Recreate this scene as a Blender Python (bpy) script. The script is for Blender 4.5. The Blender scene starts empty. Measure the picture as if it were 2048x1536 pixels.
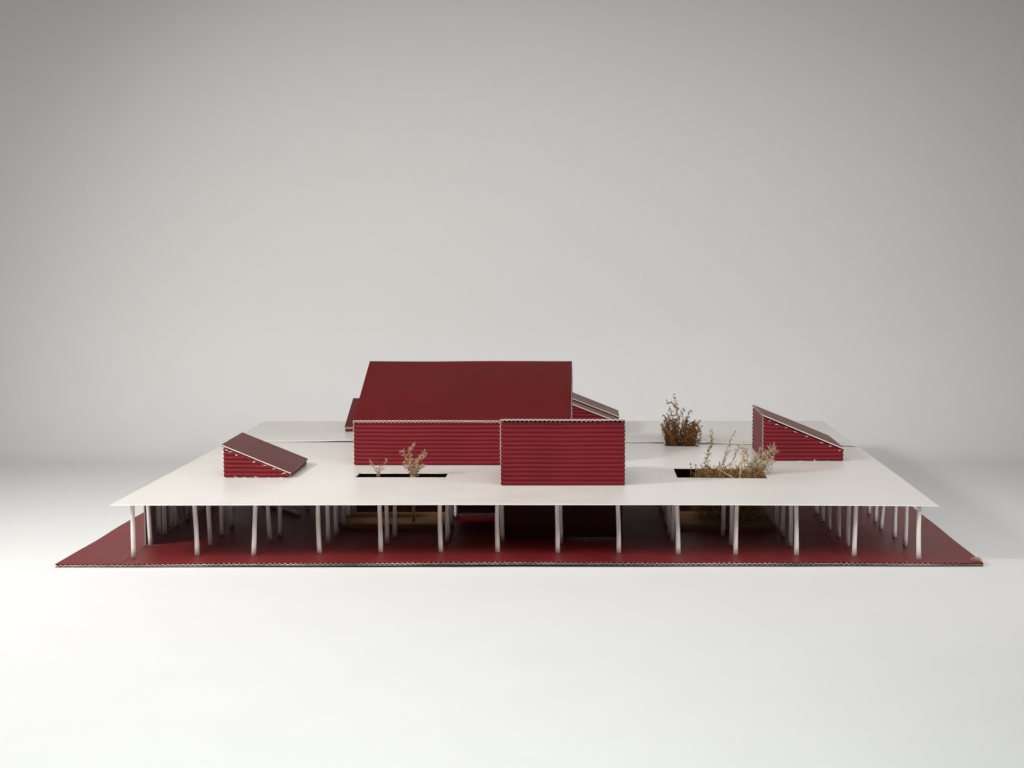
import bpy, math, random
from mathutils import Vector, Matrix, noise

# ------------------------------------------------------------------ camera, world, lights
scene = bpy.context.scene
COL = scene.collection

cam_data = bpy.data.cameras.new("camera")
cam = bpy.data.objects.new("camera", cam_data)
COL.objects.link(cam)
scene.camera = cam
cam_data.sensor_width = 36.0
cam_data.lens = 54.49
cam_data.shift_x = -0.0752
cam_data.clip_start = 0.01
cam_data.clip_end = 50
cam.location = (0, 0, 0.3718)
cam.rotation_euler = (math.radians(90 - 4.941), 0, 0)

world = bpy.data.worlds.new("World")
scene.world = world
world.use_nodes = True
bg = world.node_tree.nodes["Background"]
bg.inputs["Color"].default_value = (0.96, 0.98, 1.0, 1)
bg.inputs["Strength"].default_value = 0.02

def area(name, loc, target, sx, sy, watts, color, spread=180):
    d = bpy.data.lights.new(name, 'AREA')
    d.shape = 'RECTANGLE'; d.size = sx; d.size_y = sy
    d.energy = watts; d.color = color
    d.spread = math.radians(spread)
    o = bpy.data.objects.new(name, d); COL.objects.link(o)
    o.location = loc
    o.rotation_euler = (Vector(target) - Vector(loc)).to_track_quat('-Z', 'Y').to_euler()
    return o

WARM = (1.0, 0.972, 0.935)
NEUT = (1.0, 0.985, 0.968)
area("front_floor_lamp", (-.3, .85, 1.0), (-.3, 1.0, 0), 1.4, .4, 8.4, (.970, 1.0, .985), 130)
area("overhead_fill", (-.1, 1.7, 1.25), (-.1, 2.3, 0), 1.6, .4, 2.8, NEUT, 110)  # added fill with no known source, lifts the rear of the white roof
area("left_wall_fill", (-1.0, .5, 1.0), (-1.0, 2.9, .15), .6, .4, 1.7, WARM, 60)  # invented narrow-spread fill, brightens the lower left backdrop
area("right_wall_fill", (1.1, .6, 1.0), (.3, 2.8, .1), .6, .4, 1.4, NEUT, 60)  # invented narrow-spread fill for the right backdrop and roof end
area("left_window_lamp", (-1.45, 1.30, .88), (.0, 2.15, .05), .28, .28, 5.2, WARM, 90)
area("right_lamp", (1.3, 1.2, .6), (0, 2.1, .05), .3, .3, .95, NEUT, 80)

vs = scene.view_settings
vs.view_transform = 'Standard'; vs.look = 'None'
vs.exposure = 0.0; vs.gamma = 1.0; vs.use_curve_mapping = False
scene.cycles.max_bounces = 10
scene.cycles.transparent_max_bounces = 12

# ------------------------------------------------------------------ materials
def new_mat(name):
    m = bpy.data.materials.new(name); m.use_nodes = True
    nt = m.node_tree
    return m, nt, nt.nodes["Principled BSDF"]

def N(nt, kind, **kw):
    n = nt.nodes.new(kind)
    for k, v in kw.items(): setattr(n, k, v)
    return n

def ramp(nt, fac, stops):
    r = N(nt, 'ShaderNodeValToRGB')
    e = r.color_ramp.elements
    e[0].position, e[0].color = stops[0][0], (*stops[0][1], 1)
    e[1].position, e[1].color = stops[-1][0], (*stops[-1][1], 1)
    for p, c in stops[1:-1]:
        x = e.new(p); x.color = (*c, 1)
    nt.links.new(fac, r.inputs[0])
    return r

def objcoord(nt, scale=(1, 1, 1)):
    t = N(nt, 'ShaderNodeTexCoord'); mp = N(nt, 'ShaderNodeMapping')
    mp.inputs['Scale'].default_value = scale
    nt.links.new(t.outputs['Object'], mp.inputs['Vector'])
    return mp.outputs[0]

def noise_tex(nt, vec, scale, detail=4, rough=.55):
    n = N(nt, 'ShaderNodeTexNoise')
    n.inputs['Scale'].default_value = scale; n.inputs['Detail'].default_value = detail
    n.inputs['Roughness'].default_value = rough
    nt.links.new(vec, n.inputs['Vector'])
    return n

def bump(nt, bsdf, height, strength, dist, normal=None):
    b = N(nt, 'ShaderNodeBump')
    b.inputs['Strength'].default_value = strength; b.inputs['Distance'].default_value = dist
    nt.links.new(height, b.inputs['Height'])
    if normal is not None: nt.links.new(normal, b.inputs['Normal'])
    nt.links.new(b.outputs[0], bsdf.inputs['Normal'])
    return b.outputs[0]

def paper(name, c0, c1, c2, rough, spec, fibre=(1, 1, 1), fs=900, bs=.12, wash=None):
    m, nt, b = new_mat(name)
    v = objcoord(nt); vf = objcoord(nt, fibre)
    big = noise_tex(nt, v, 14, 3); fine = noise_tex(nt, vf, fs, 3, .6)
    mixn = N(nt, 'ShaderNodeMath', operation='MULTIPLY_ADD')
    mixn.inputs[1].default_value = .45
    nt.links.new(fine.outputs[0], mixn.inputs[0])
    sc = N(nt, 'ShaderNodeMath', operation='MULTIPLY'); sc.inputs[1].default_value = .55
    nt.links.new(big.outputs[0], sc.inputs[0]); nt.links.new(sc.outputs[0], mixn.inputs[2])
    r = ramp(nt, mixn.outputs[0], [(.32, c0), (.5, c1), (.68, c2)])
    nt.links.new(r.outputs[0], b.inputs['Base Color'])
    rr = N(nt, 'ShaderNodeMapRange')
    rr.inputs['To Min'].default_value = rough - .07; rr.inputs['To Max'].default_value = rough + .09
    nt.links.new(big.outputs[0], rr.inputs['Value']); nt.links.new(rr.outputs[0], b.inputs['Roughness'])
    b.inputs['Specular IOR Level'].default_value = spec
    nrm = None
    if wash:
        w = N(nt, 'ShaderNodeTexWave', wave_type='BANDS', bands_direction=wash[0], wave_profile='SIN')
        w.inputs['Scale'].default_value = wash[1]; w.inputs['Distortion'].default_value = .6
        w.inputs['Detail'].default_value = 2
        nt.links.new(v, w.inputs['Vector'])
        nrm = bump(nt, b, w.outputs[1], wash[2], .0006)
    bump(nt, b, fine.outputs[0], bs, .0006, nrm)
    return m

RED_A, RED_B, RED_C = (.118, .0034, .0078), (.150, .0048, .0105), (.178, .0068, .0135)
M = {}
M['red'] = paper('red_corrugated_paper', RED_A, RED_B, RED_C, .50, .22)
M['red_roof'] = paper('red_roof_paper', (.086, .0024, .0032), (.108, .0033, .0043), (.128, .0046, .0058), .40, .24, (1, 1, 1), 700, .15)
M['red_base'] = paper('red_base_paper', (.138, .0072, .0090), (.168, .0098, .0120), (.196, .0135, .0165), .44, .46, (1, .25, 1), 600, .14, ('X', 57, .18))
M['red_dark'] = paper('red_inner_paper', RED_A, RED_B, RED_C, .6, .3)
M['red_in_shade'] = paper('shade_darkened_red_paper', (.036, .0050, .0055), (.048, .0065, .0075), (.060, .0085, .0095), .7, .2)  # lower-wall red darkened so its colour carries the shade under the roof
M['cut'] = paper('pale_cut_paper', (.62, .50, .44), (.78, .66, .60), (.86, .77, .71), .85, .2, fs=1500)
M['cut_grey'] = paper('grey_cut_paper', (.09, .05, .045), (.18, .13, .11), (.34, .28, .25), .85, .2, fs=700)
M['cut_base'] = paper('worn_cut_paper', (.10, .05, .045), (.42, .32, .28), (.80, .70, .63), .85, .2, fs=330)
M['slab'] = paper('white_roof_card', (.758, .722, .680), (.780, .745, .705), (.796, .765, .728), .34, .5, fs=500, bs=.05)
M['post'] = paper('white_dowel', (.74, .70, .66), (.80, .765, .73), (.84, .81, .78), .5, .4, (1, 1, .1), 700, .1)
M['post'].node_tree.nodes['Principled BSDF'].inputs['Subsurface Weight'].default_value = .15
M['post'].node_tree.nodes['Principled BSDF'].inputs['Subsurface Radius'].default_value = (.003, .002, .0015)
M['backdrop'] = paper('white_backdrop_paper', (.787, .780, .772), (.797, .790, .782), (.805, .798, .790), .62, .3, fs=250, bs=.03)
M['tray'] = paper('tan_tray_card', (.15, .072, .032), (.21, .105, .05), (.27, .15, .078), .75, .3, fs=600)
M['crumb'] = paper('dark_crumb', (.03, .02, .015), (.06, .04, .03), (.10, .07, .05), .8, .2)

def plant_mat(name, stops, rough=.8, transl=.25):
    m, nt, b = new_mat(name)
    v = objcoord(nt); n = noise_tex(nt, v, 260, 2)
    r = ramp(nt, n.outputs[0], stops)
    nt.links.new(r.outputs[0], b.inputs['Base Color'])
    b.inputs['Roughness'].default_value = rough
    b.inputs['Specular IOR Level'].default_value = .2
    return m
M['straw'] = plant_mat('straw_stem', [(.3, (.36, .22, .10)), (.5, (.52, .36, .19)), (.7, (.62, .48, .29))])
M['tan_leaf'] = plant_mat('tan_buds', [(.3, (.25, .14, .070)), (.5, (.44, .29, .17)), (.7, (.58, .44, .30))])
M['brown_leaf'] = plant_mat('russet_buds', [(.3, (.085, .032, .012)), (.5, (.20, .080, .026)), (.7, (.36, .19, .065))])
M['olive_leaf'] = plant_mat('olive_buds', [(.3, (.10, .065, .018)), (.5, (.21, .15, .05)), (.7, (.40, .31, .14))])
M['pale_leaf'] = plant_mat('pale_dry_buds', [(.3, (.30, .24, .13)), (.5, (.46, .40, .26)), (.7, (.62, .57, .43))])
M['gold_leaf'] = plant_mat('golden_brown_buds', [(.3, (.13, .055, .016)), (.5, (.29, .15, .045)), (.7, (.46, .30, .12))])
M['moss'] = plant_mat('dry_moss', [(.3, (.040, .014, .006)), (.5, (.11, .042, .014)), (.7, (.26, .12, .03))])
M['moss_olive'] = plant_mat('dry_olive_moss', [(.3, (.10, .035, .010)), (.5, (.26, .12, .03)), (.7, (.42, .25, .07))])

gm, gnt, gb = new_mat('clear_acrylic')
gnt.nodes.remove(gb)
tr = N(gnt, 'ShaderNodeBsdfTransparent'); tr.inputs[0].default_value = (.95, .96, .96, 1)
gl = N(gnt, 'ShaderNodeBsdfGlossy'); gl.inputs['Roughness'].default_value = .06
fr = N(gnt, 'ShaderNodeFresnel'); fr.inputs['IOR'].default_value = 1.49
mx = N(gnt, 'ShaderNodeMixShader')
gnt.links.new(fr.outputs[0], mx.inputs[0]); gnt.links.new(tr.outputs[0], mx.inputs[1]); gnt.links.new(gl.outputs[0], mx.inputs[2])
gnt.links.new(mx.outputs[0], gnt.nodes['Material Output'].inputs[0])
M['acrylic'] = gm
M['acrylic_edge'] = paper('frosted_acrylic_edge', (.20, .17, .16), (.26, .23, .22), (.32, .29, .28), .4, .5)

# ------------------------------------------------------------------ mesh helpers
def add_obj(name, verts, faces, mats, parent=None, mat_idx=None, smooth=False):
    me = bpy.data.meshes.new(name)
    me.from_pydata([tuple(v) for v in verts], [], faces)
    for m in (mats if isinstance(mats, (list, tuple)) else [mats]): me.materials.append(m)
    if mat_idx: me.polygons.foreach_set('material_index', mat_idx)
    if smooth is True: me.polygons.foreach_set('use_smooth', [True] * len(me.polygons))
    elif smooth: me.polygons.foreach_set('use_smooth', smooth)
    me.update()
    o = bpy.data.objects.new(name, me); COL.objects.link(o)
    if parent: o.parent = parent
    return o

def empty(name, loc, label, cat, group=None):
    o = bpy.data.objects.new(name, None); COL.objects.link(o)
    o.location = loc; o.empty_display_size = .02
    o['label'] = label; o['category'] = cat
    if group: o['group'] = group
    return o

def tag(o, label, cat, group=None, kind=None):
    o['label'] = label; o['category'] = cat
    if group: o['group'] = group
    if kind: o['kind'] = kind
    return o

class MB:
    def __init__(s): s.v, s.f, s.m, s.s = [], [], [], []
    def face(s, idx, mi=0, sm=False): s.f.append(idx); s.m.append(mi); s.s.append(sm)
    def grid_sheet(s, P, Q, mi_out, mi_in, mi_end, mi_side=None, sm=True, closed_ends=True):
        """P,Q: [row][col] points of two skins; makes a closed thin sheet."""
        if mi_side is None: mi_side = mi_end
        R, Cn = len(P), len(P[0]); b = len(s.v)
        for row in P: s.v.extend(row)
        c = len(s.v)
        for row in Q: s.v.extend(row)
        p = lambda i, j: b + i * Cn + j
        q = lambda i, j: c + i * Cn + j
        for i in range(R - 1):
            for j in range(Cn - 1):
                s.face((p(i, j), p(i, j + 1), p(i + 1, j + 1), p(i + 1, j)), mi_out, sm)
                s.face((q(i, j), q(i + 1, j), q(i + 1, j + 1), q(i, j + 1)), mi_in, sm)
        # edges get their own vertices so they stay crisp
        def strip(a, d, mi):
            k = len(s.v)
            s.v.extend(a); s.v.extend(d); n = len(a)
            for t in range(n - 1): s.face((k + t, k + n + t, k + n + t + 1, k + t + 1), mi, False)
        strip([r[0] for r in P], [r[0] for r in Q], mi_end)
        strip([r[-1] for r in Q], [r[-1] for r in P], mi_end)
        strip(list(Q[0]), list(P[0]), mi_side)
        strip(list(P[-1]), list(Q[-1]), mi_side)
    def build(s, name, mats, parent=None):
        return add_obj(name, s.v, s.f, mats, parent, s.m, s.s)

PITCH = .00555
AMP = .00098
def flute(t):
    """rounded ridges with narrow grooves; t in flute periods, returns 0..1"""
    x = abs(math.sin(math.pi * t))
    return x ** .55

def fluted_wall(name, parent, org, udir, ndir, width, z0, zt, seed=0, phase=.0, ragged=.0007):
    """corrugated wall, flutes horizontal. zt(u): height of the cut top at u (local to house).
    outline is cut row by row so that gables follow the slope"""
    rnd = random.Random(seed)
    org, ud, nd = Vector(org), Vector(udir), Vector(ndir)
    zmax = max(zt(0), zt(width))
    steps = max(6, int(round((zmax - z0) / PITCH * 10)))
    ncol = 20
    P, Q, LP, LQ = [], [], [], []
    for i in range(steps + 1):
        z = z0 + (zmax - z0) * i / steps
        a, b = zt(0), zt(width)
        u0, u1 = 0.0, width
        if z > min(a, b) and a != b:
            uc = (z - a) / (b - a) * width
            if a > b: u1 = max(uc, .0015)
            else: u0 = min(uc, width - .0015)
        j0 = rnd.uniform(-1, 1) * .00018; j1 = rnd.uniform(-1, 1) * .00018
        if u1 < width: j1 += rnd.uniform(-1, .6) * ragged
        if u0 > 0: j0 += rnd.uniform(-.6, 1) * ragged
        rP, rQ = [], []
        for k in range(ncol + 1):
            u = u0 + j0 + (u1 + j1 - u0 - j0) * k / ncol
            wob = noise.noise(Vector((u * 22 + seed * 3.1, z * 9, seed))) * .0006
            d = flute((z - z0 + wob) / PITCH + phase) * 2 * AMP
            d += noise.noise(Vector((u * 14, z * 30, seed + 7.7))) * .00022
            rP.append(org + ud * u + Vector((0, 0, z)) + nd * d)
            rQ.append(org + ud * u + Vector((0, 0, z)) + nd * (d - .00060))
        P.append(rP); Q.append(rQ)
        e0, e1 = u0, u1
        LP.append([org + ud * e0 + Vector((0, 0, z)) - nd * .0006, org + ud * e1 + Vector((0, 0, z)) - nd * .0006])
        LQ.append([org + ud * e0 + Vector((0, 0, z)) - nd * .0011, org + ud * e1 + Vector((0, 0, z)) - nd * .0011])
    flip = ud.cross(Vector((0, 0, 1))).dot(nd) < 0
    mb = MB()
    if flip:
        P = [r[::-1] for r in P]; Q = [r[::-1] for r in Q]; LP = [r[::-1] for r in LP]; LQ = [r[::-1] for r in LQ]
    mb.grid_sheet(P, Q, 0, 0, 1)
    mb.grid_sheet(LP, LQ, 0, 0, 1, sm=False)
    return mb.build(name, [M['red'], M['cut']], parent)

def roof_panel(name, parent, org, sdir, wdir, slen, wlen, seed=0, liner=.0004, deep=.0021, mat='red_roof', sag=.0, shear=.0):
    """flat sheet with fluting glued underneath; org = top corner, sdir down the flutes, wdir across them"""
    org, sd, wd = Vector(org), Vector(sdir).normalized(), Vector(wdir).normalized()
    nd = wd.cross(sd); 
    if nd.z < 0: nd = -nd
    rnd = random.Random(seed)
    ns, nw = 14, 26
    def warp(a, b):
        return noise.noise(Vector((a * 7 + seed, b * 7, seed * 2.3))) * .0009 - sag * math.sin(math.pi * b / wlen)
    mb = MB()
    P, Q = [], []
    for i in range(ns + 1):
        a = slen * i / ns
        rp, rq = [], []
        for j in range(nw + 1):
            b = wlen * j / nw
            e = 0
            if i in (0, ns): e = rnd.uniform(-1, 1) * .00018
            p = org + sd * (a + e) + wd * b + nd * warp(a, b)
            rp.append(p); rq.append(p - nd * liner + sd * liner * shear)
        P.append(rp); Q.append(rq)
    if wd.cross(sd).dot(nd) > 0: P = [r[::-1] for r in P]; Q = [r[::-1] for r in Q]
    mb.grid_sheet(P, Q, 0, 0, 1)
    o = mb.build(name, [M[mat], M['cut']], parent)
    # fluting
    mb = MB()
    nper = wlen / PITCH
    n = int(nper * 8)
    P, Q = [], []
    for i in (0, 1, 2, 3):
        a = (-.0002 + (slen + .0006) * i / 3)
        rp, rq = [], []
        for j in range(n + 1):
            b = wlen * j / n
            wob = noise.noise(Vector((b * 60, seed, i * .02))) * .16 + noise.noise(Vector((b * 9, seed, 3))) * .25
            dd = deep * (1 + .25 * noise.noise(Vector((b * 40, seed + 4, 0))))
            h = .5 - .5 * math.cos(2 * math.pi * (b / PITCH + wob))
            k_ = liner + .00002 + h * (dd - .0006)
            p = org + sd * (a + k_ * shear) + wd * b + nd * (warp(a, b) - k_)
            rp.append(p); rq.append(p - nd * .0006 + sd * .0006 * shear)
        P.append(rp); Q.append(rq)
    if wd.cross(sd).dot(nd) > 0: P = [r[::-1] for r in P]; Q = [r[::-1] for r in Q]
    mb.grid_sheet(P, Q, 0, 0, 1, mi_side=1)
    mb.build('fluting', [M['red'], M['cut']], o)
    return o

def box(name, x0, x1, y0, y1, z0, z1, mat, parent=None):
    v = [(x, y, z) for z in (z0, z1) for y in (y0, y1) for x in (x0, x1)]
    f = [(0, 2, 3, 1), (4, 5, 7, 6), (0, 1, 5, 4), (2, 6, 7, 3), (0, 4, 6, 2), (1, 3, 7, 5)]
    return add_obj(name, v, f, mat, parent)

def tube(mb, pts, radii, sides=5, mi=0):
    b = len(mb.v)
    n = len(pts)
    for i, p in enumerate(pts):
        p = Vector(p)
        d = (Vector(pts[min(i + 1, n - 1)]) - Vector(pts[max(i - 1, 0)])).normalized()
        a = d.cross(Vector((0.3, .9, .2))); 
        if a.length < .05: a = d.cross(Vector((1, 0, 0)))
        a.normalize(); c = d.cross(a)
        for k in range(sides):
            t = 2 * math.pi * k / sides
            mb.v.append(p + (a * math.cos(t) + c * math.sin(t)) * radii[i])
    for i in range(n - 1):
        for k in range(sides):
            k2 = (k + 1) % sides
            mb.face((b + i * sides + k, b + i * sides + k2, b + (i + 1) * sides + k2, b + (i + 1) * sides + k), mi, True)
    mb.face(tuple(b + k for k in range(sides))[::-1], mi, False)
    mb.face(tuple(b + (n - 1) * sides + k for k in range(sides)), mi, False)

def leaf(mb, p, d, ln, wd, rnd, mi=0):
    d = d.normalized()
    s = d.cross(Vector((rnd.uniform(-1, 1), rnd.uniform(-1, 1), rnd.uniform(-1, 1))))
    if s.length < .1: s = d.cross(Vector((1, 0, .3)))
    s.normalize(); n_ = d.cross(s)
    b = len(mb.v)
    mid = p + d * ln * .5
    mb.v += [p, mid + s * wd, mid + n_ * wd * .7, mid - s * wd, mid - n_ * wd * .7, p + d * ln]
    for k in range(4):
        a, c = b + 1 + k, b + 1 + (k + 1) % 4
        mb.face((b, c, a), mi); mb.face((b + 5, a, c), mi)

# ------------------------------------------------------------------ backdrop: paper sweep
def build_backdrop():
    prof = [(-.9, 0), (1.0, 0), (2.0, 0), (2.60, 0)]
    R, yc = .24, 2.70
    for i in range(0, 25):
        t = math.pi / 2 * i / 24
        prof.append((yc + R * math.sin(t), R - R * math.cos(t)))
    prof += [(yc + R, .6), (yc + R, 1.02)]
    xs = [-2.6, -1.3, -.65, 0, .65, 1.3, 2.6]
    v, f = [], []
    for (y, z) in prof:
        for x in xs: v.append((x, y, z))
    n = len(xs)
    for i in range(len(prof) - 1):
        for j in range(n - 1):
            f.append((i * n + j, i * n + j + 1, (i + 1) * n + j + 1, (i + 1) * n + j))
    o = add_obj('backdrop', v, f, M['backdrop'], None, None, True)
    o['kind'] = 'structure'; o['label'] = 'seamless white paper backdrop curving up from the tabletop'
build_backdrop()

# ------------------------------------------------------------------ the model: base board, posts, roof sheets, panes
ZB, ZS, TS = .0044, .0735, .0013
model = empty('architectural_model', (-.08, 2.25, 0), 'pavilion model: flat white roof on thin posts over red cardboard base', 'architectural model')
MO = model.location.copy()
def L(p): return Vector(p) - MO

def base_lift(x, y):
    t = (x + .08) / .54
    front = max(0, 1 - (y - 1.79) / .5)
    return max(0, (1 - t * t)) * .0024 * front + noise.noise(Vector((x * 5, y * 5, 1.3))) * .0007 * front

BX0, BX1, BY0, BY1 = -.6265, .4645, 1.796, 2.745
def base_x(u, y):       # hand-cut sides: not quite straight
    x0 = BX0 + noise.noise(Vector((y * 9, 2.2, 0))) * .0025
    x1 = BX1 + noise.noise(Vector((y * 7, 8.1, 0))) * .0014
    return x0 + (x1 - x0) * u
def base_y0(u):
    return 1.794 + .007 * u + noise.noise(Vector((u * 14, 5.5, 0))) * .0016

def build_base():
    nx, ny = 60, 40
    def skin(off):
        rows = []
        for j in range(ny + 1):
            v = j / ny
            row = []
            for i in range(nx + 1):
                u = i / nx
                y = base_y0(u) + (BY1 - base_y0(u)) * v
                x = base_x(u, y)
                row.append(L((x, y, off + base_lift(x, y))))
            rows.append(row)
        return rows
    mb = MB()
    mb.grid_sheet(skin(ZB), skin(ZB - .0005), 0, 0, 0)
    b = mb.build('base_board', [M['red_base'], M['cut']], model)
    mb = MB()
    mb.grid_sheet(skin(.0009), skin(.0003), 0, 0, 1)
    mb.build('bottom_liner', [M['cut_grey'], M['cut_grey']], b)
    # fluting between the two liners, flutes run front to back
    P, Q = [], []
    n = int((BX1 - BX0) / .0060 * 8)
    for v in (0, .1, .5, 1):
        rp, rq = [], []
        for i in range(n + 1):
            u = i / n
            y = base_y0(u) - .0002 + (BY1 - .0006 - base_y0(u)) * v
            x = base_x(u, y)
            ph = x / .0060 + noise.noise(Vector((x * 30, 1, 0))) * .4 + noise.noise(Vector((x * 90, 4, 0))) * .2
            lo, hi = .0010, ZB - .00055 - .0009
            crush = .75 + .65 * noise.noise(Vector((x * 34, 9, 0)))
            h = lo + (hi - lo) * (.5 - .5 * math.cos(2 * math.pi * ph) * min(1, crush))
            lift = base_lift(x, y)
            rp.append(L((x, y, h + .0009 + lift))); rq.append(L((x, y, h + lift)))
        P.append(rp); Q.append(rq)
    mb = MB()
    mb.grid_sheet(P, Q, 0, 0, 1)
    mb.build('fluting', [M['red_dark'], M['cut_base']], b)
    # cut lines between the glued red floor sheets: shallow dark strips
    def score(x0, y0, x1, y1, w):
        d = Vector((x1 - x0, y1 - y0, 0)); n_ = Vector((-d.y, d.x, 0)).normalized() * w / 2
        pts = []
        K = 24
        mb = MB()
        for k in range(K + 1):
            p = Vector((x0, y0, 0)) + d * k / K
            z = ZB + base_lift(p.x, p.y) + .0004
            mb.v += [L((p + n_).to_tuple()[:2] + (z,)), L((p - n_).to_tuple()[:2] + (z,))]
            if k: mb.face((2 * k - 2, 2 * k - 1, 2 * k + 1, 2 * k), 0)
        mb.build('sheet_joint', [M['crumb']], b)
    score(-.5497, 1.790, -.5520, 2.60, .0006)
    score(.300, 1.800, .330, 2.60, .0005)
build_base()

def slab_sheet(name, x0, x1, yf, yb, holes, zfun):
    xs = sorted(set([x0, x1] + [h[0] for h in holes] + [h[1] for h in holes] + [x0 + (x1 - x0) * i / 40 for i in range(1, 40)]))
    vs_ = sorted(set([0, 1] + [t for h in holes for t in (h[2], h[3]) if 0 < t < 1] + [i / 24 for i in range(1, 24)]))
    def pos(x, v): 
        a, b = yf(x), yb(x)
        return a + (b - a) * v
    idx, V, F, MI = {}, [], [], []
    def vid(i, j, k):
        if (i, j, k) not in idx:
            x, y = xs[i], pos(xs[i], vs_[j])
            V.append(L((x, y, zfun(x, y) - (TS if k else 0)))); idx[(i, j, k)] = len(V) - 1
        return idx[(i, j, k)]
    def solid(i, j):
        if not (0 <= i < len(xs) - 1 and 0 <= j < len(vs_) - 1): return False
        cx, cv = (xs[i] + xs[i + 1]) / 2, (vs_[j] + vs_[j + 1]) / 2
        return not any(h[0] < cx < h[1] and h[2] < cv < h[3] for h in holes)
    for i in range(len(xs) - 1):
        for j in range(len(vs_) - 1):
            if not solid(i, j): continue
            F.append((vid(i, j, 0), vid(i + 1, j, 0), vid(i + 1, j + 1, 0), vid(i, j + 1, 0)))
            F.append((vid(i, j, 1), vid(i, j + 1, 1), vid(i + 1, j + 1, 1), vid(i + 1, j, 1)))
            if not solid(i, j - 1): F.append((vid(i, j, 1), vid(i + 1, j, 1), vid(i + 1, j, 0), vid(i, j, 0)))
            if not solid(i, j + 1): F.append((vid(i + 1, j + 1, 1), vid(i, j + 1, 1), vid(i, j + 1, 0), vid(i + 1, j + 1, 0)))
            if not solid(i - 1, j): F.append((vid(i, j + 1, 1), vid(i, j, 1), vid(i, j, 0), vid(i, j + 1, 0)))
            if not solid(i + 1, j): F.append((vid(i + 1, j, 1), vid(i + 1, j + 1, 1), vid(i + 1, j + 1, 0), vid(i + 1, j, 0)))
    return add_obj(name, V, F, M['slab'], model)

def seam(x): return 2.3985 - .012 * max(0, (x + .56) / .65) - .036 * max(0, (x - .09) / .32)
def fy(x): return 1.803
def slab_z(x, y):
    t = (x + .076) / .486
    fr_ = max(0, 1 - (y - 1.80) / .25)
    return ZS + (.0011 * (1 - t * t) - .0009 * max(0, t) ** 3 ) * fr_ + noise.noise(Vector((x * 4, y * 4, 7))) * .0003
def rear_z(x, y):
    near = max(0, 1 - (y - seam(x)) / .12)
    lift = .0024 * math.exp(-((x + .345) / .07) ** 2) + .0012 * math.exp(-((x - .145) / .05) ** 2) + .0006 * math.exp(-((x - .40) / .03) ** 2)
    return slab_z(x, y) + .0006 + (TS * 1.1 + lift) * near
def vv(y, a, b): return (y - a) / (b - a)
s0 = 1.803
slab_sheet('front_roof_sheet', -.5625, .4105, fy, lambda x: seam(x) + .02,
           [(-.308, -.1887, vv(2.0221, s0, 2.413), vv(2.0660, s0, 2.413)),
            (.1158, .2345, vv(2.0150, s0, 2.394), vv(2.1080, s0, 2.394)),
            (.1160, .1680, vv(2.3451, s0, 2.399), 1.01)], slab_z)
slab_sheet('rear_roof_sheet', -.566, .4085, lambda x: seam(x) + .0006, lambda x: 2.692,
           [(.1180, .1705, -.01, vv(2.4656, 2.38, 2.692))], rear_z)

# posts: bottom x, bottom y, top x offset
rows = [
 [(-.546,1.834,0),(-.473,1.847,-.0025),(-.404,1.843,.0032),(-.327,1.856,-.0012),(-.253,1.859,-.0012),(-.180,1.859,-.0006),(-.111,1.859,0),(-.038,1.856,-.0009),(.036,1.856,-.0015),(.108,1.850,-.0021),(.177,1.847,.0012),(.250,1.843,-.0012),(.319,1.840,.0018),(.393,1.822,-.0006)],
 [(-.547,1.910,-.0028),(-.473,1.913,-.003),(-.403,1.935,-.0035),(-.327,1.920,-.0005),(-.253,1.917,-.001),(-.179,1.930,.0006),(-.109,1.930,-.001),(-.035,1.916,-.001),(.105,1.923,.001),(.177,1.907,.0004),(.250,1.900,0),(.322,1.904,.002),(.394,1.907,.0003)],
 [(-.549,1.982,-.0012),(-.473,1.975,.0005),(-.397,1.968,0),(-.325,1.971,-.0004),(-.249,1.961,.0005),(-.181,1.975,0),(.104,1.971,-.001),(.172,1.968,.0008),(.248,1.964,.0012),(.320,1.961,.0006),(.392,1.964,.0014)],
 [(-.549,2.040,-.0004),(-.474,2.036,.0008),(-.326,2.033,0),(-.182,2.038,.0005),(.103,2.030,0),(.248,2.027,.0005),(.317,2.022,.0012),(.386,2.025,.0058)],
 [(-.552,2.110,0),(-.330,2.100,0),(-.182,2.098,0),(.104,2.092,.0006),(.318,2.084,0),(.389,2.082,.001)],
 [(-.549,2.180,0),(-.475,2.178,0),(-.400,2.180,0),(.104,2.150,0),(.175,2.150,0),(.319,2.146,0),(.392,2.146,0)],
 [(-.549,2.24,0),(.392,2.21,0),(.104,2.212,0)], [(-.549,2.30,0),(.392,2.27,0)], [(-.549,2.36,0),(.392,2.33,0)],
 [(-.549,2.42,0),(.392,2.40,0)], [(-.549,2.48,0),(.392,2.46,0)], [(-.549,2.54,0),(.392,2.52,0)], [(-.549,2.60,0),(.392,2.58,0)],
 [(-.549+.0724*i, 2.655, 0) for i in range(14)],
]
rp_ = random.Random(11)
for ri, row in enumerate(rows):
    for (x, y, dx) in row:
        z0 = ZB + base_lift(x, y) - .0002
        z1 = slab_z(x, y) - TS + .0003
        bend = rp_.uniform(-1, 1) * .0006; tilt = rp_.uniform(-1, 1) * .0015
        pts, rad = [], []
        for k in range(7):
            t = k / 6
            pts.append(L((x + dx * t + bend * math.sin(math.pi * t), y + tilt * t, z0 + (z1 - z0) * t)))
            rad.append(.00290 - .00042 * t + .00005 * math.sin(9 * t + x * 50))
        mb = MB(); tube(mb, pts, rad, 12)
        mb.build('post', [M['post']], model)

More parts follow.
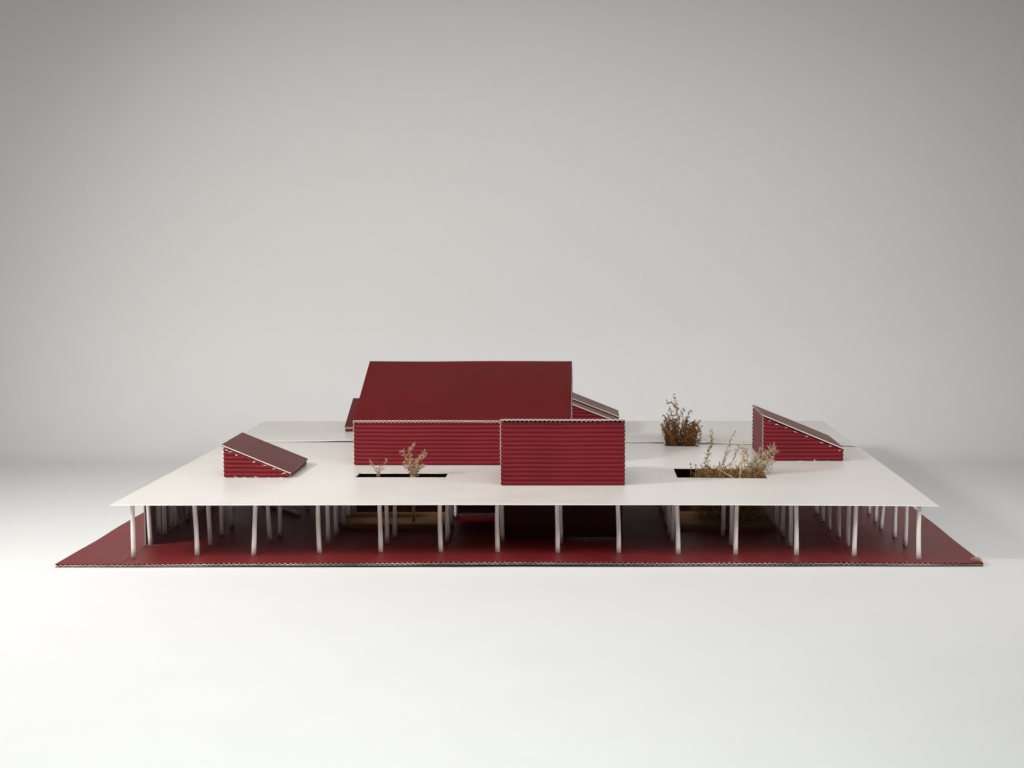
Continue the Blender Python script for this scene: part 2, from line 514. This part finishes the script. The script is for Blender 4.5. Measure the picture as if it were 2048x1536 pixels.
# clear acrylic panes of the glazed corner room
def pane(x0, y0, x1, y1):
    d = Vector((x1 - x0, y1 - y0, 0)).normalized(); n_ = Vector((-d.y, d.x, 0)) * .0009
    a, b = Vector((x0, y0, 0)), Vector((x1, y1, 0))
    z0 = ZB + .0012; z1 = ZS - TS - .0004
    V = [L(p + s * n_ + Vector((0, 0, z))) for z in (z0, z1) for p in (a, b) for s in (-1, 1)]
    F = [(0, 4, 6, 2), (1, 3, 7, 5), (0, 1, 5, 4), (2, 6, 7, 3), (0, 2, 3, 1), (4, 5, 7, 6)]
    add_obj('acrylic_pane', V, F, [M['acrylic'], M['acrylic_edge']], model, [0, 0, 1, 1, 1, 1])
pane(-.5535, 1.9090, -.5545, 2.30)
mb = MB(); tube(mb, [L((-.5525, 1.9069, ZB + .0010)), L((-.5190, 1.9075, ZB + .0012))], [.00022, .00018], 4); mb.build('highlight_strip', [M['acrylic_edge']], model)  # thin pale strip put in for a highlight line on the floor

# ------------------------------------------------------------------ red houses
def house(x0, x1, y0, y1, label, zf, name='red_house', walls='FLRB', roof=None, lower=False, seed=0, over=.002):
    """zf(x,y): height of the roof's top surface"""
    cx, cy = (x0 + x1) / 2, (y0 + y1) / 2
    zb = ZS + .0006
    h = empty(name, (cx, cy, zb), label, 'model house', 'red corrugated cardboard houses on the white roof')
    lo = lambda x, y, z: Vector((x - cx, y - cy, z - zb))
    drop = .0034
    W, D = x1 - x0, y1 - y0
    if 'F' in walls: fluted_wall('wall', h, lo(x0, y0, zb), (1, 0, 0), (0, -1, 0), W, 0, lambda u: zf(x0 + u, y0) - drop - zb, seed + 1)
    if 'B' in walls: fluted_wall('wall', h, lo(x0, y1, zb), (1, 0, 0), (0, 1, 0), W, 0, lambda u: zf(x0 + u, y1) - drop - zb, seed + 2)
    if 'L' in walls: fluted_wall('wall', h, lo(x0, y0 + .0013, zb), (0, 1, 0), (-1, 0, 0), D - .0026, 0, lambda u: zf(x0, y0 + u) - drop - zb, seed + 3)
    if 'R' in walls: fluted_wall('wall', h, lo(x1, y0 + .0013, zb), (0, 1, 0), (1, 0, 0), D - .0026, 0, lambda u: zf(x1, y0 + u) - drop - zb, seed + 4)
    return h, lo

def torn_paper(h, lo, pts, seed):
    rnd = random.Random(seed); mb = MB()
    for (x, y, z) in pts:
        c = lo(x, y, z)
        for _ in range(3):
            leaf(mb, c + Vector((rnd.uniform(-1, 1) * .0011, rnd.uniform(-.3, .1) * .001, rnd.uniform(-1, 1) * .0005)), Vector((rnd.choice((-1, 1)), rnd.uniform(-.3, .1), rnd.uniform(-.4, .3))), rnd.uniform(.0012, .0032), rnd.uniform(.0004, .0008), rnd)
    o = mb.build('torn_paper', [M['cut']], h); o['kind'] = 'stuff'
    return o

# left shed house, roof falls to the right
h, lo = house(-.4795, -.3945, 2.0205, 2.1395, 'small red house with brown-red roof falling right, alone at left end of white roof',
              lambda x, y: .1166 - (x + .4808) * .4056 + (y - 2.019) * .012, seed=10)
roof_panel('roof', h, lo(-.4822, 2.0175, .1175), (.0905, 0, -.0370), (0, 1, .012), .0978, .1245, 21)
torn_paper(h, lo, [(-.4795 + .085 * t, 2.0182, .1160 - .0345 * t - .0046) for t in (.03, .10, .22, .48, .62, .76, .92)] + [(-.463, 2.0182, ZS + .0010), (-.453, 2.0182, ZS + .0008), (-.436, 2.0182, ZS + .0008), (-.420, 2.0182, ZS + .0006), (-.405, 2.0182, ZS + .0006)], 23)
# right shed house, roof falls to the right
h, lo = house(.2475, .3600, 2.1822, 2.3200, 'red house with tall left side and roof falling right, at right end of roof',
              lambda x, y: .1379 - (x - .2484) * .4110 + (y - 2.182) * .010, seed=30)
roof_panel('roof', h, lo(.2465, 2.1795, .1389), (.1150, 0, -.04727), (0, 1, .010), .1243, .1430, 41)
torn_paper(h, lo, [(.2484 + .1125 * t, 2.1800, .1379 - .0463 * t - .0044) for t in (.06, .16, .27, .40, .53, .72, .83, .96)] + [(.30, 2.1800, ZS + .0008), (.322, 2.1800, ZS + .0010), (.337, 2.180, ZS + .0006)], 43)
# front house: high wall to the camera, roof falls away behind
h, lo = house(-.1110, .0445, 1.9495, 2.1000, 'red box-like house in front, broad ribbed wall nearest the roof edge',
              lambda x, y: .1583 - (y - 1.948) * .405, seed=50)
roof_panel('roof', h, lo(-.1118, 1.9462, .1588), (0, .155, -.0628), (1, 0, 0), .1672, .1572, 61)
# lower storey of the front house seen between the posts
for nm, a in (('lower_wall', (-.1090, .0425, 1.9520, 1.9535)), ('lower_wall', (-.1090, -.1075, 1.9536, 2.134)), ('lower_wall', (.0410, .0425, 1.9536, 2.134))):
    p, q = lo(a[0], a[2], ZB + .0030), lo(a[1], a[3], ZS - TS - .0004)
    box(nm, p.x, q.x, p.y, q.y, p.z, q.z, M['red_in_shade'], h)
# big house: long wall, big roof rising to the back
h, lo = house(-.3258, -.0262, 2.1370, 2.3050, 'largest red house with a big plain roof sloping towards the camera, at centre',
              lambda x, y: .1380 + (y - 2.1361) * .4030, seed=70)
roof_panel('roof', h, lo(-.3272, 2.3080, .2066), (0, -.1735, -.0699), (1, 0, 0), .1871, .3018, 81, shear=.45)
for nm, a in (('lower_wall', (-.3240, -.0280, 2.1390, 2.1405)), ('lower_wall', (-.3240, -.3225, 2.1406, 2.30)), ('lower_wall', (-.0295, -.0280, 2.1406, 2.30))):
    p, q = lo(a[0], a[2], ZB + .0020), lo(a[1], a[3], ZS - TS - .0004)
    box(nm, p.x, q.x, p.y, q.y, p.z, q.z, M['red_in_shade'], h)
# low house behind the big one, left
h, lo = house(-.4005, -.2700, 2.5345, 2.6260, 'low red house mostly hidden behind the left end of the largest house',
              lambda x, y: .0822 + (y - 2.534) * .405, seed=90)
roof_panel('roof', h, lo(-.4018, 2.6280, .1206), (0, -.0965, -.0391), (1, 0, 0), .1041, .1335, 95, shear=.45)
# house behind the big one, right: two overlapping roof sheets
KZ = lambda x, y: .0945 - (x - .0480) * .3950
h, lo = house(-.0700, .0475, 2.5000, 2.6500, 'dark red house with two overlapping brown roof sheets, behind right end of largest house', KZ, seed=110)
roof_panel('roof', h, lo(-.0720, 2.4960, KZ(-.0720, 0)), (.1215, 0, -.0480), (0, 1, 0), .1306, .075, 111)
roof_panel('roof', h, lo(-.0720, 2.5560, KZ(-.0720, 0) + .0030), (.1222, 0, -.0483), (0, 1, 0), .1316, .105, 113)

# ------------------------------------------------------------------ planting trays below the openings
def tray(x0, x1, y0, y1, label, h=.0045):
    cx, cy = (x0 + x1) / 2, (y0 + y1) / 2
    zb = ZB + base_lift(cx, cy) + .0004
    t = empty('planting_tray', (cx, cy, zb), label, 'tray', 'card trays on the red floor')
    def ring(g, z, n=6, r=.012):
        pts = []
        for sx, sy, a0 in ((1, 1, 0), (-1, 1, 90), (-1, -1, 180), (1, -1, 270)):
            for k in range(n + 1):
                a = math.radians(a0 + 90 * k / n)
                pts.append(Vector((sx * ((x1 - x0) / 2 - r) + math.cos(a) * (r - g), sy * ((y1 - y0) / 2 - r) + math.sin(a) * (r - g), z)))
        return pts
    rings = [ring(0, 0), ring(0, h), ring(.001, h + .0006), ring(.004, h + .0006), ring(.0052, h - .0012)]
    mb = MB(); n = len(rings[0])
    for r in rings: mb.v += r
    for i in range(len(rings) - 1):
        for k in range(n):
            k2 = (k + 1) % n
            mb.face((i * n + k, i * n + k2, (i + 1) * n + k2, (i + 1) * n + k), 0, False)
    mb.face(tuple((len(rings) - 1) * n + k for k in range(n)), 0)
    mb.face(tuple(range(n))[::-1], 0)
    mb.build('tray_body', [M['tray']], t)
    return zb + h
t1 = tray(-.334, -.185, 2.010, 2.122, 'tan card tray under the narrow opening in front of the largest house')
t2 = tray(.110, .246, 2.000, 2.128, 'tan card tray under the wide opening, seen between the posts on the right')
t3 = tray(.106, .186, 2.335, 2.478, 'tan card tray under the rear opening full of brown sprigs')

# loose dowel lying on the floor at left
mb = MB()
a, b = Vector((-.4700, 2.215, ZB + .0033)), Vector((-.4030, 2.130, ZB + .0033))
tube(mb, [a.lerp(b, k / 4) - a for k in range(5)], [.0032] * 5, 10)
o = mb.build('fallen_dowel', [M['post']]); o.location = a
tag(o, 'white dowel lying loose on the dark red floor at left', 'dowel')

# ------------------------------------------------------------------ dried plants
def rdir(rnd, up=.3):
    while True:
        v = Vector((rnd.uniform(-1, 1), rnd.uniform(-1, 1), rnd.uniform(-1, 1)))
        if .1 < v.length < 1: break
    v.normalize(); v.z += up
    return v.normalized()

ZG = ZS - .0125 + .0010          # height of the roof's top above the plants' own origin
def smooth_line(pts, n):
    out = []
    P = [pts[0]] + pts + [pts[-1]]
    for i in range(1, len(P) - 2):
        for k in range(n):
            t = k / n
            a, b_, c, d = P[i - 1], P[i], P[i + 1], P[i + 2]
            out.append(.5 * ((2 * b_) + (c - a) * t + (2 * a - 5 * b_ + 4 * c - d) * t * t + (3 * b_ - a - 3 * c + d) * t ** 3))
    out.append(pts[-1]); return out

def plant(base, limbs, label, leafmat, stemmat='straw', seed=0, name='dried_plant', r=.0006, twig=.006, every=.0016, buds=6, ll=.0018, lw=.00045, low=.0, up=.45, tip=.5):
    """limbs: polylines of (dx, dy, height above the white roof); each rises from the tray, side twigs with buds sit above 'low'"""
    rnd = random.Random(seed)
    root = empty(name, base, label, 'dried plant', 'dried plants growing out of the roof openings')
    st, lf = MB(), MB()
    for limb in limbs:
        pts = [Vector((limb[0][0] * .4, limb[0][1] * .4, 0))] + [Vector((x, y, ZG + z)) for x, y, z in limb]
        line = smooth_line(pts, 7)
        line = [p + Vector((rnd.uniform(-1, 1), rnd.uniform(-1, 1), 0)) * .0004 for p in line]
        n = len(line)
        tube(st, line, [r * (1 - .7 * i / n) for i in range(n)], 4)
        total = sum((line[i + 1] - line[i]).length for i in range(n - 1)); acc = 0
        nxt = 0
        for i in range(n - 1):
            seg = line[i + 1] - line[i]; ln = seg.length
            if ln < 1e-6: continue
            while nxt < acc + ln:
                p = line[i] + seg * ((nxt - acc) / ln)
                f = nxt / total
                nxt += every * rnd.uniform(.6, 1.4)
                if p.z < ZG + low: continue
                L_ = twig * rnd.uniform(.45, 1.15) * (1 - (1 - tip) * f)
                d = (seg.normalized() * .55 + rdir(rnd, up)).normalized()
                q = p.copy(); tp = [q.copy()]
                for k in range(3):
                    d = (d + rdir(rnd, up * .4) * .35).normalized(); q = q + d * L_ / 3; tp.append(q.copy())
                tube(st, tp, [r * .32, r * .28, r * .24, r * .18], 3)
                for k in range(buds):
                    t = rnd.uniform(.25, 1) * 3; ii = min(2, int(t))
                    a = tp[ii].lerp(tp[ii + 1], t - ii)
                    ld = (d * .6 + rdir(rnd, .25)).normalized()
                    leaf(lf, a, ld, ll * rnd.uniform(.6, 1.4), lw * rnd.uniform(.6, 1.3), rnd)
            acc += ln
    st.build('stem', [M[stemmat]], root)
    lf.build('foliage', [M[leafmat]], root)
    return root

TZ = ZB + .0075
# narrow opening in front of the largest house
plant((-.2330, 2.036, TZ), [[(0, 0, 0), (-.004, 0, .020), (-.005, 0, .030), (.001, 0, .041)], [(-.002, 0, .004), (-.009, .001, .024), (-.015, .001, .033)],
       [(.002, 0, .003), (.008, 0, .020), (.015, -.001, .033)], [(.003, .001, .010), (.012, .001, .022), (.018, .001, .027)], [(-.001, -.002, 0), (-.011, -.002, .017)], [(.002, -.002, 0), (.012, -.002, .015)], [(0, .002, 0), (.002, .002, .018)], [(-.004, .001, 0), (-.013, .001, .012)], [(.004, .001, 0), (.014, .001, .011)], [(-.003, -.002, 0), (-.007, -.002, .014)], [(.004, -.001, 0), (.008, -.001, .013)]],
      'tan bushy sprig, the larger one in the narrow opening before the largest house', 'tan_leaf', seed=3, r=.0006, twig=.0092, every=.0013, buds=8, ll=.0023, lw=.0004)
plant((-.2780, 2.033, TZ), [[(-.002, 0, 0), (-.006, 0, .010), (-.011, 0, .019)], [(.001, 0, 0), (.006, 0, .011), (.011, 0, .021)], [(0, .001, 0), (.002, .001, .012)]],
      'small tan sprig, the smaller one in the narrow opening before the largest house', 'tan_leaf', seed=8, r=.0004, twig=.0072, every=.0013, buds=7, ll=.0019, lw=.00038)
# wide opening, right
plant((.1580, 2.066, TZ), [[(-.002, 0, 0), (.000, 0, .020), (.005, 0, .038), (.006, .002, .056)], [(.001, 0, 0), (.002, 0, .018), (.008, 0, .046)]],
      'tall thin leafy sprig at left of the wide opening', 'olive_leaf', seed=14, r=.0004, twig=.0064, every=.0016, buds=5, ll=.0021, lw=.0005)
plant((.1400, 2.056, TZ), [[(-.004, 0, 0), (-.004, 0, .014)], [(.003, 0, 0), (.004, 0, .012)]],
      'tiny dark sprig in the left corner of the wide opening', 'brown_leaf', seed=17, r=.0003, twig=.0045, every=.002, buds=4, ll=.0020, lw=.0005)
plant((.1760, 2.066, TZ), [[(0, 0, 0), (.005, 0, .014), (.013, 0, .030)], [(.004, .004, 0), (.010, .004, .030), (.019, .004, .054)], [(.006, .002, 0), (.016, .002, .012), (.026, .002, .036)], [(-.002, 0, 0), (.000, 0, .014)]],
      'sparse sprig on a leaning woody stem in the middle of the wide opening', 'olive_leaf', seed=21, r=.0008, twig=.0085, every=.0026, buds=4, ll=.0021, lw=.0005)
plant((.2160, 2.058, TZ), [[(-.006, 0, 0), (-.008, 0, .020), (-.011, 0, .040)], [(-.003, 0, 0), (-.004, 0, .018), (-.006, 0, .030)], [(0, 0, 0), (.004, 0, .014), (.010, 0, .024)], [(.002, 0, 0), (.012, 0, .014), (.022, 0, .026)],
       [(.004, -.004, 0), (.016, -.006, .008), (.030, -.006, .016)], [(.006, 0, 0), (.018, 0, .016), (.031, 0, .038)], [(.003, -.004, 0), (.014, -.008, .004), (.028, -.010, .006)], [(.008, 0, 0), (.024, 0, .014), (.034, .002, .030)], [(.0, -.006, 0), (.006, -.008, .012)], [(-.010, -.008, 0), (-.014, -.010, .014)], [(.010, -.012, 0), (.016, -.014, .014)], [(.014, -.010, 0), (.022, -.012, .016), (.030, -.012, .022)], [(-.002, -.010, 0), (.002, -.012, .018)], [(.004, .006, 0), (.010, .008, .020), (.014, .008, .032)], [(.008, .006, 0), (.020, .008, .022), (.027, .008, .032)]],
      'pale fluffy dried shrub leaning out at right of the wide opening', 'pale_leaf', seed=26, r=.0004, twig=.0115, every=.0011, buds=11, ll=.0017, lw=.00038, up=.25)
plant((.1900, 2.040, TZ), [[(x, y, -.004), (x * 1.1, y, .003), (x * 1.15 + .002, y, h_)] for x, y, h_ in ((-.034, 0, .006), (-.026, .01, .009), (-.018, 0, .007), (-.010, .006, .010), (-.002, -.004, .007), (.006, .006, .009), (.014, -.004, .008), (.022, .004, .012), (.030, -.006, .010), (.036, .004, .012))],
      'low tangled golden-brown clump along the front of the wide opening', 'gold_leaf', seed=29, r=.0004, twig=.0075, every=.0011, buds=8, ll=.0021, lw=.00045, low=-.006, up=.15)
# rear opening
rs = random.Random(5)
limbs = []
for _ in range(60):
    x, y = rs.uniform(-.022, .024), rs.uniform(-.052, .05)
    hgt = rs.uniform(.014, .034) * (1.15 if x < 0 else .95)
    limbs.append([(x, y, -.004), (x * 1.15 + rs.uniform(-.004, .004), y, hgt * .6), (x * 1.3 + rs.uniform(-.006, .006), y, hgt)])
plant((.1430, 2.405, TZ), limbs, 'dense russet-brown shrub filling the rear opening', 'brown_leaf', 'brown_leaf', 33, r=.0005, twig=.0090, every=.0020, buds=7, ll=.0026, lw=.0006, low=-.01)
plant((.1420, 2.395, TZ), [[(-.006, 0, 0), (-.002, 0, .030), (-.006, 0, .052), (-.011, 0, .074)], [(.001, 0, 0), (.005, 0, .028), (.003, 0, .046), (.008, 0, .052)], [(.006, .01, 0), (.010, .01, .030), (.016, .01, .046)], [(-.006, .01, 0), (-.008, .01, .030), (-.018, .01, .050)], [(-.004, 0, .03), (-.010, 0, .056), (-.020, 0, .062)]],
      'tall olive sprig rising above the brown shrub in the rear opening', 'olive_leaf', seed=37, r=.0007, twig=.0095, every=.0019, buds=6, ll=.0024, lw=.0006)

# woody twigs standing in the wide opening
def twig(p, q, r, label):
    p, q = Vector(p), Vector(q)
    mb = MB(); n = 5; rnd = random.Random(int(r * 1e6))
    pts = [p.lerp(q, k / n) - p + Vector((rnd.uniform(-1, 1), rnd.uniform(-1, 1), 0)) * r * .25 for k in range(n + 1)]
    tube(mb, pts, [r * (1.05 - .2 * k / n) for k in range(n + 1)], 8)
    o = mb.build('twig', [M['straw']]); o.location = p
    tag(o, label, 'twig', 'bare twigs in the wide opening')
twig((.1890, 2.022, TZ), (.2065, 2.052, .1035), .0016, 'thick pale bare twig standing upright in the wide opening')
twig((.1880, 2.0175, ZS + .0008), (.1730, 2.055, ZS + .0060), .0009, 'thin pale twig lying slanted across the wide opening')

# moss in the trays
def moss(cx, cy, sx, sy, z0, hgt, count, mat, label, seed):
    rnd = random.Random(seed); mb = MB()
    for _ in range(count):
        x, y = rnd.uniform(-sx, sx), rnd.uniform(-sy, sy)
        t = rnd.random() ** .8
        p = Vector((x, y, hgt * t * (.75 + .5 * noise.noise(Vector((x * 60, y * 60, seed))))))
        d = rdir(rnd, .35)
        leaf(mb, p, d, rnd.uniform(.003, .009), rnd.uniform(.0003, .0008), rnd)
    o = mb.build('dried_moss', [M[mat]]); o.location = (cx, cy, z0)
    tag(o, label, 'moss', 'dried moss in the openings')
moss(.1870, 2.063, .044, .042, TZ + .008, .062, 9000, 'moss_olive', 'tangled brown and olive moss inside the wide opening', 5)
moss(.1430, 2.405, .0235, .056, TZ - .002, .072, 4600, 'moss', 'dark brown moss packed into the rear opening', 6)

# ------------------------------------------------------------------ small marks of the hand-made model
rnd = random.Random(77)
mb = MB()
specks = [(-.452, 1.905), (-.368, 1.83), (-.386, 2.03), (-.312, 2.066), (-.150, 2.03), (-.128, 2.0), (-.128, 2.045), (.068, 2.03), (.093, 2.03), (.095, 2.00),
          (.372, 2.19), (.368, 2.20), (-.43, 2.53), (-.415, 2.55), (-.30, 1.86), (-.20, 2.06), (.06, 2.10), (-.33, 1.99), (.31, 2.17)]
for (x, y) in specks:
    c = Vector((x, y, slab_z(x, y) + .0003)) - Vector((0, 2.0, ZS))
    d = rdir(rnd, -.2); d.z *= .2
    leaf(mb, c, d, rnd.uniform(.0009, .0020), rnd.uniform(.0003, .0006), rnd)
o = mb.build('crumbs', [M['crumb']]); o.location = (0, 2.0, ZS)
o['kind'] = 'stuff'; o['label'] = 'scattered tiny dark crumbs on the white roof'; o['category'] = 'crumbs'

# frayed cardboard fibres at the right front corner of the base
mb = MB()
for _ in range(170):
    p = Vector((rnd.uniform(-.006, .004), rnd.uniform(-.004, .012), rnd.uniform(0, .001)))
    leaf(mb, p, rdir(rnd, .5), rnd.uniform(.003, .0065) * (1 - abs(p.x) * 60), .00022, rnd)
o = mb.build('frayed_fibres', [M['tan_leaf']]); o.location = (.4610, 1.8120, ZB)
tag(o, 'tuft of frayed tan fibres at the right front corner of the red base', 'fibres')
